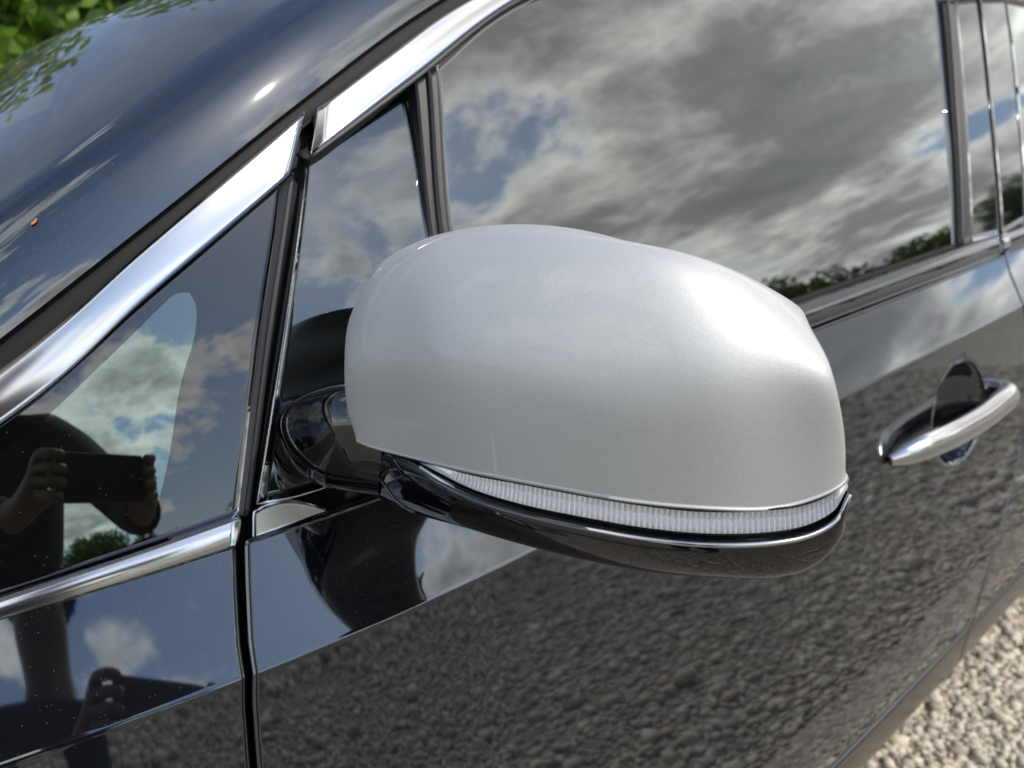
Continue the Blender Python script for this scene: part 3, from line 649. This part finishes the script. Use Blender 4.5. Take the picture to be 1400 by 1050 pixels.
# hedge-like shrubs on the far side of the car
def shrub(loc, s, label, seed):
    r = np.random.default_rng(seed); nc = 34
    c = np.stack([r.normal(0, .8, nc), r.normal(0, .5, nc), r.uniform(.3, 2.6, nc)], 1)
    V, F, tn = leaf_cloud(c, r.uniform(.35, .7, nc), 12000, .065, seed)
    e = empty('shrub', loc); e.scale = (s, s, s)
    o = bpy.data.objects.new('foliage', leaf_mesh('foliage', V, F, tn, M['leaf_bright'])); COL.objects.link(o); o.parent = e
    t = bpy.data.objects.new('stem', TREES[seed % 3][1]); COL.objects.link(t); t.parent = e; t.scale = (.35, .35, .45)
    tag(e, label, 'shrub', 'shrubs behind the car')
for q, x in enumerate(np.linspace(-4.5, 6.5, 8)):
    shrub((x, 5.2+random.uniform(-.4, .4), 0), random.uniform(1.1, 1.4), 'bright green leafy shrub growing beyond the far side of the car', 70+q)

# ------------------------------------------------------------------ the photographer, who shows as a reflection in the paint
def skin_obj(name, nodes, chains, root, mat, parent=None, sub=2):
    idx = {}; V = []; R_ = []
    for k_, (p, r_) in nodes.items(): idx[k_] = len(V); V.append(p); R_.append(r_)
    E_ = []
    for c in chains: E_ += [(idx[a], idx[b]) for a, b in zip(c[:-1], c[1:])]
    me = bpy.data.meshes.new(name); me.from_pydata(V, E_, []); o = bpy.data.objects.new(name, me); COL.objects.link(o)
    o.modifiers.new('Skin', 'SKIN').use_smooth_shade = True
    for i, sv in enumerate(me.skin_vertices[0].data):
        r_ = R_[i]; sv.radius = r_ if isinstance(r_, tuple) else (r_, r_); sv.use_root = (i == idx[root])
    sb = o.modifiers.new('Subdivision', 'SUBSURF'); sb.levels = sub; sb.render_levels = sub
    me.materials.append(mat)
    if parent is not None: set_parent(o, parent)
    return o
M['skin'] = pmat('skin', (.13, .065, .04), .5)[0]; M['hair'] = pmat('hair', (.015, .011, .009), .55)[0]
M['shirt'] = pmat('dark_shirt', (.010, .011, .014), .9)[0]; M['jeans'] = pmat('jeans', (.02, .03, .055), .85)[0]
M['phone'] = pmat('phone_body', (.01, .01, .012), .15)[0]
def photographer():
    pc = np.array(PHONE_POS); ya, pi_, ro = map(rad, PHONE_ANGLES)
    f = np.array([math.sin(ya)*math.cos(pi_), math.cos(ya)*math.cos(pi_), -math.sin(pi_)]); rr_ = np.array([math.cos(ya), -math.sin(ya), 0]); uu_ = np.cross(rr_, f)
    r_ = math.cos(ro)*rr_+math.sin(ro)*uu_; u_ = -math.sin(ro)*rr_+math.cos(ro)*uu_
    ctr = pc-f*.075+r_*.045-u_*.022
    A = lambda a, b, c: tuple(ctr+r_*a+u_*b+f*c)
    nd = {'pelvis': ((-.62, -1.14, .90), .13), 'waist': ((-.61, -1.12, 1.05), .125), 'chest': ((-.58, -1.06, 1.24), .135), 'collar': ((-.56, -1.03, 1.35), .075), 'neck': ((-.555, -1.01, 1.42), .055),
          'jaw': ((-.545, -.985, 1.50), .075), 'skull': ((-.54, -.98, 1.58), .092), 'crown': ((-.545, -.99, 1.645), .06), 'nose': ((-.505, -.895, 1.545), .018)}
    ch = [['pelvis', 'waist', 'chest', 'collar', 'neck', 'jaw', 'skull', 'crown'], ['skull', 'nose']]
    sh = {'l': (-.73, -.98, 1.31), 'r': (-.41, -1.10, 1.31)}
    el = {'l': (-.62, -.74, 1.05), 'r': (-.20, -.90, 1.05)}
    for s_, sx in (('l', -1), ('r', 1)):
        side = {'l': np.array([-.09, .035, 0]), 'r': np.array([.09, -.035, 0])}[s_]
        wr = A(sx*.115, -.055, -.07); pm = A(sx*.095, -.02, -.035)
        nd.update({'sh'+s_: (sh[s_], .062), 'ua'+s_: (tuple(.5*(np.array(sh[s_])+np.array(el[s_]))), .05), 'el'+s_: (el[s_], .042), 'fa'+s_: (tuple(.5*(np.array(el[s_])+np.array(wr))), .038), 'wr'+s_: (wr, .027), 'pm'+s_: (pm, (.032, .02))})
        ch += [['chest', 'sh'+s_, 'ua'+s_, 'el'+s_, 'fa'+s_, 'wr'+s_, 'pm'+s_]]
        for q in range(4):
            b_ = .035-q*.02; L = (.9, 1, .95, .8)[q]
            nd.update({f'k{s_}{q}': (A(sx*.100, b_, -.012), .0095), f'm{s_}{q}': (A(sx*(.100-.012*L), b_-.002, .016), .0088), f't{s_}{q}': (A(sx*(.100-.034*L), b_-.004, .019), .0078)})
            ch += [['pm'+s_, f'k{s_}{q}', f'm{s_}{q}', f't{s_}{q}']]
        nd.update({'th0'+s_: (A(sx*.075, -.03, -.030), .011), 'th1'+s_: (A(sx*.055, -.012, -.022), .009)}); ch += [['pm'+s_, 'th0'+s_, 'th1'+s_]]
        hp = tuple(np.array([-.62, -1.14, .86])+side); kn = tuple(np.array([-.60, -1.08, .48])+side*1.15); an = tuple(np.array([-.62, -1.16, .09])+side*1.25); toe = tuple(np.array([-.56, -1.02, .035])+side*1.3)
        nd.update({'hp'+s_: (hp, .088), 'kn'+s_: (kn, .058), 'cf'+s_: (tuple(.6*np.array(kn)+.4*np.array(an)+np.array([-.01, -.02, 0])), .055), 'an'+s_: (an, .038), 'to'+s_: (toe, .034)})
        ch += [['pelvis', 'hp'+s_, 'kn'+s_, 'cf'+s_, 'an'+s_, 'to'+s_]]
    body = skin_obj('person', nd, ch, 'pelvis', M['skin'])
    tag(body, 'person in dark shirt and jeans leaning in with a phone, seen as a reflection', 'person')
    grow = lambda keys, g: {k_: (nd[k_][0], (nd[k_][1] if not isinstance(nd[k_][1], tuple) else nd[k_][1][0])+g) for k_ in keys}
    skin_obj('shirt', grow(['pelvis', 'waist', 'chest', 'collar', 'shl', 'ual', 'ell', 'fal', 'wrl', 'shr', 'uar', 'elr', 'far', 'wrr'], .014), [['pelvis', 'waist', 'chest', 'collar'], ['chest', 'shl', 'ual', 'ell', 'fal', 'wrl'], ['chest', 'shr', 'uar', 'elr', 'far', 'wrr']], 'waist', M['shirt'], body)
    skin_obj('trousers', grow(['pelvis', 'hpl', 'knl', 'cfl', 'anl', 'hpr', 'knr', 'cfr', 'anr'], .014), [['pelvis', 'hpl', 'knl', 'cfl', 'anl'], ['pelvis', 'hpr', 'knr', 'cfr', 'anr']], 'pelvis', M['jeans'], body)
    import bmesh
    bm = bmesh.new(); bmesh.ops.create_icosphere(bm, subdivisions=4, radius=1); fr = Vector((.35, .93, 0)).normalized(); dead = []
    for v in bm.verts:
        c = v.co.copy()
        if c.z < -.35 or (c.dot(fr) > .45 and c.z < .35): dead.append(v)
        w = 1+.05*math.sin(c.x*17+c.z*9)*math.sin(c.y*19)
        v.co = Vector((-.542, -.992, 1.590))+Vector((c.x*.098, c.y*.108, c.z*.118))*w
    bmesh.ops.delete(bm, geom=dead, context='VERTS'); me = bpy.data.meshes.new('hair'); bm.to_mesh(me); bm.free(); me.shade_smooth(); me.materials.append(M['hair'])
    ho = bpy.data.objects.new('hair', me); COL.objects.link(ho); set_parent(ho, body)
    for s_ in 'lr':
        a_, t_ = np.array(nd['an'+s_][0]), np.array(nd['to'+s_][0])
        skin_obj('shoe', {'h': (tuple(a_-np.array([.02, .04, .04])), .045), 'm': (tuple(.5*(a_+t_)-np.array([0, 0, .02])), .048), 't': (tuple(t_+np.array([.01, .03, 0])), .04)}, [['h', 'm', 't']], 'm', M['phone'], body)
    # the phone: rounded slab just behind the lens, long side level
    P_ = []
    hw, hh, cr = .079, .038, .009
    for cx, cy, a0 in ((hw-cr, hh-cr, 0), (-hw+cr, hh-cr, 90), (-hw+cr, -hh+cr, 180), (hw-cr, -hh+cr, 270)):
        for q in range(6): a = rad(a0+18*q); P_.append((cx+cr*math.cos(a), cy+cr*math.sin(a)))
    n = len(P_); V = [A(x*.98, y*.96, .006) for x, y in P_]+[A(x, y, .004) for x, y in P_]+[A(x, y, -.001) for x, y in P_]+[A(x*.98, y*.96, -.003) for x, y in P_]
    F = [tuple(range(n)), tuple(range(4*n-1, 3*n-1, -1))]+grid_faces(n, 4, True)
    ph = mesh_obj('phone', V, F, M['phone'], None, False)
    tag(ph, 'dark phone held level in both hands in front of the person', 'phone')
photographer()

# a dry leaf scrap lying on the A pillar
def leaf_scrap():
    o_ = np.array([-.05565, .07975, 1.07843]); n = np.array([-.31245, -.82126, .47739]); t_ = np.array([.84722, -.01362, .53107]); b_ = np.cross(n, t_); V = []; F = []
    out = [(-.0042, -.0004), (-.002, .0013), (.0006, .0016), (.003, .0022), (.0046, .0010), (.0028, -.0002), (.0012, -.0010), (-.0016, -.0012)]
    for h_ in (.0006, .0012):
        for (a, c) in out: V.append(o_+.6*(t_*a+b_*c)+n*(h_+20*a*a))
    m_ = len(out); F = [tuple(range(m_))[::-1], tuple(range(m_, 2*m_))]+[(i, (i+1) % m_, m_+(i+1) % m_, m_+i) for i in range(m_)]
    mt, t, b = pmat('dry_leaf', (.32, .13, .045), .7)
    tag(mesh_obj('leaf_scrap', V, F, mt, None, False), 'tiny dry orange leaf scrap lying on the black roof pillar', 'leaf')
leaf_scrap()
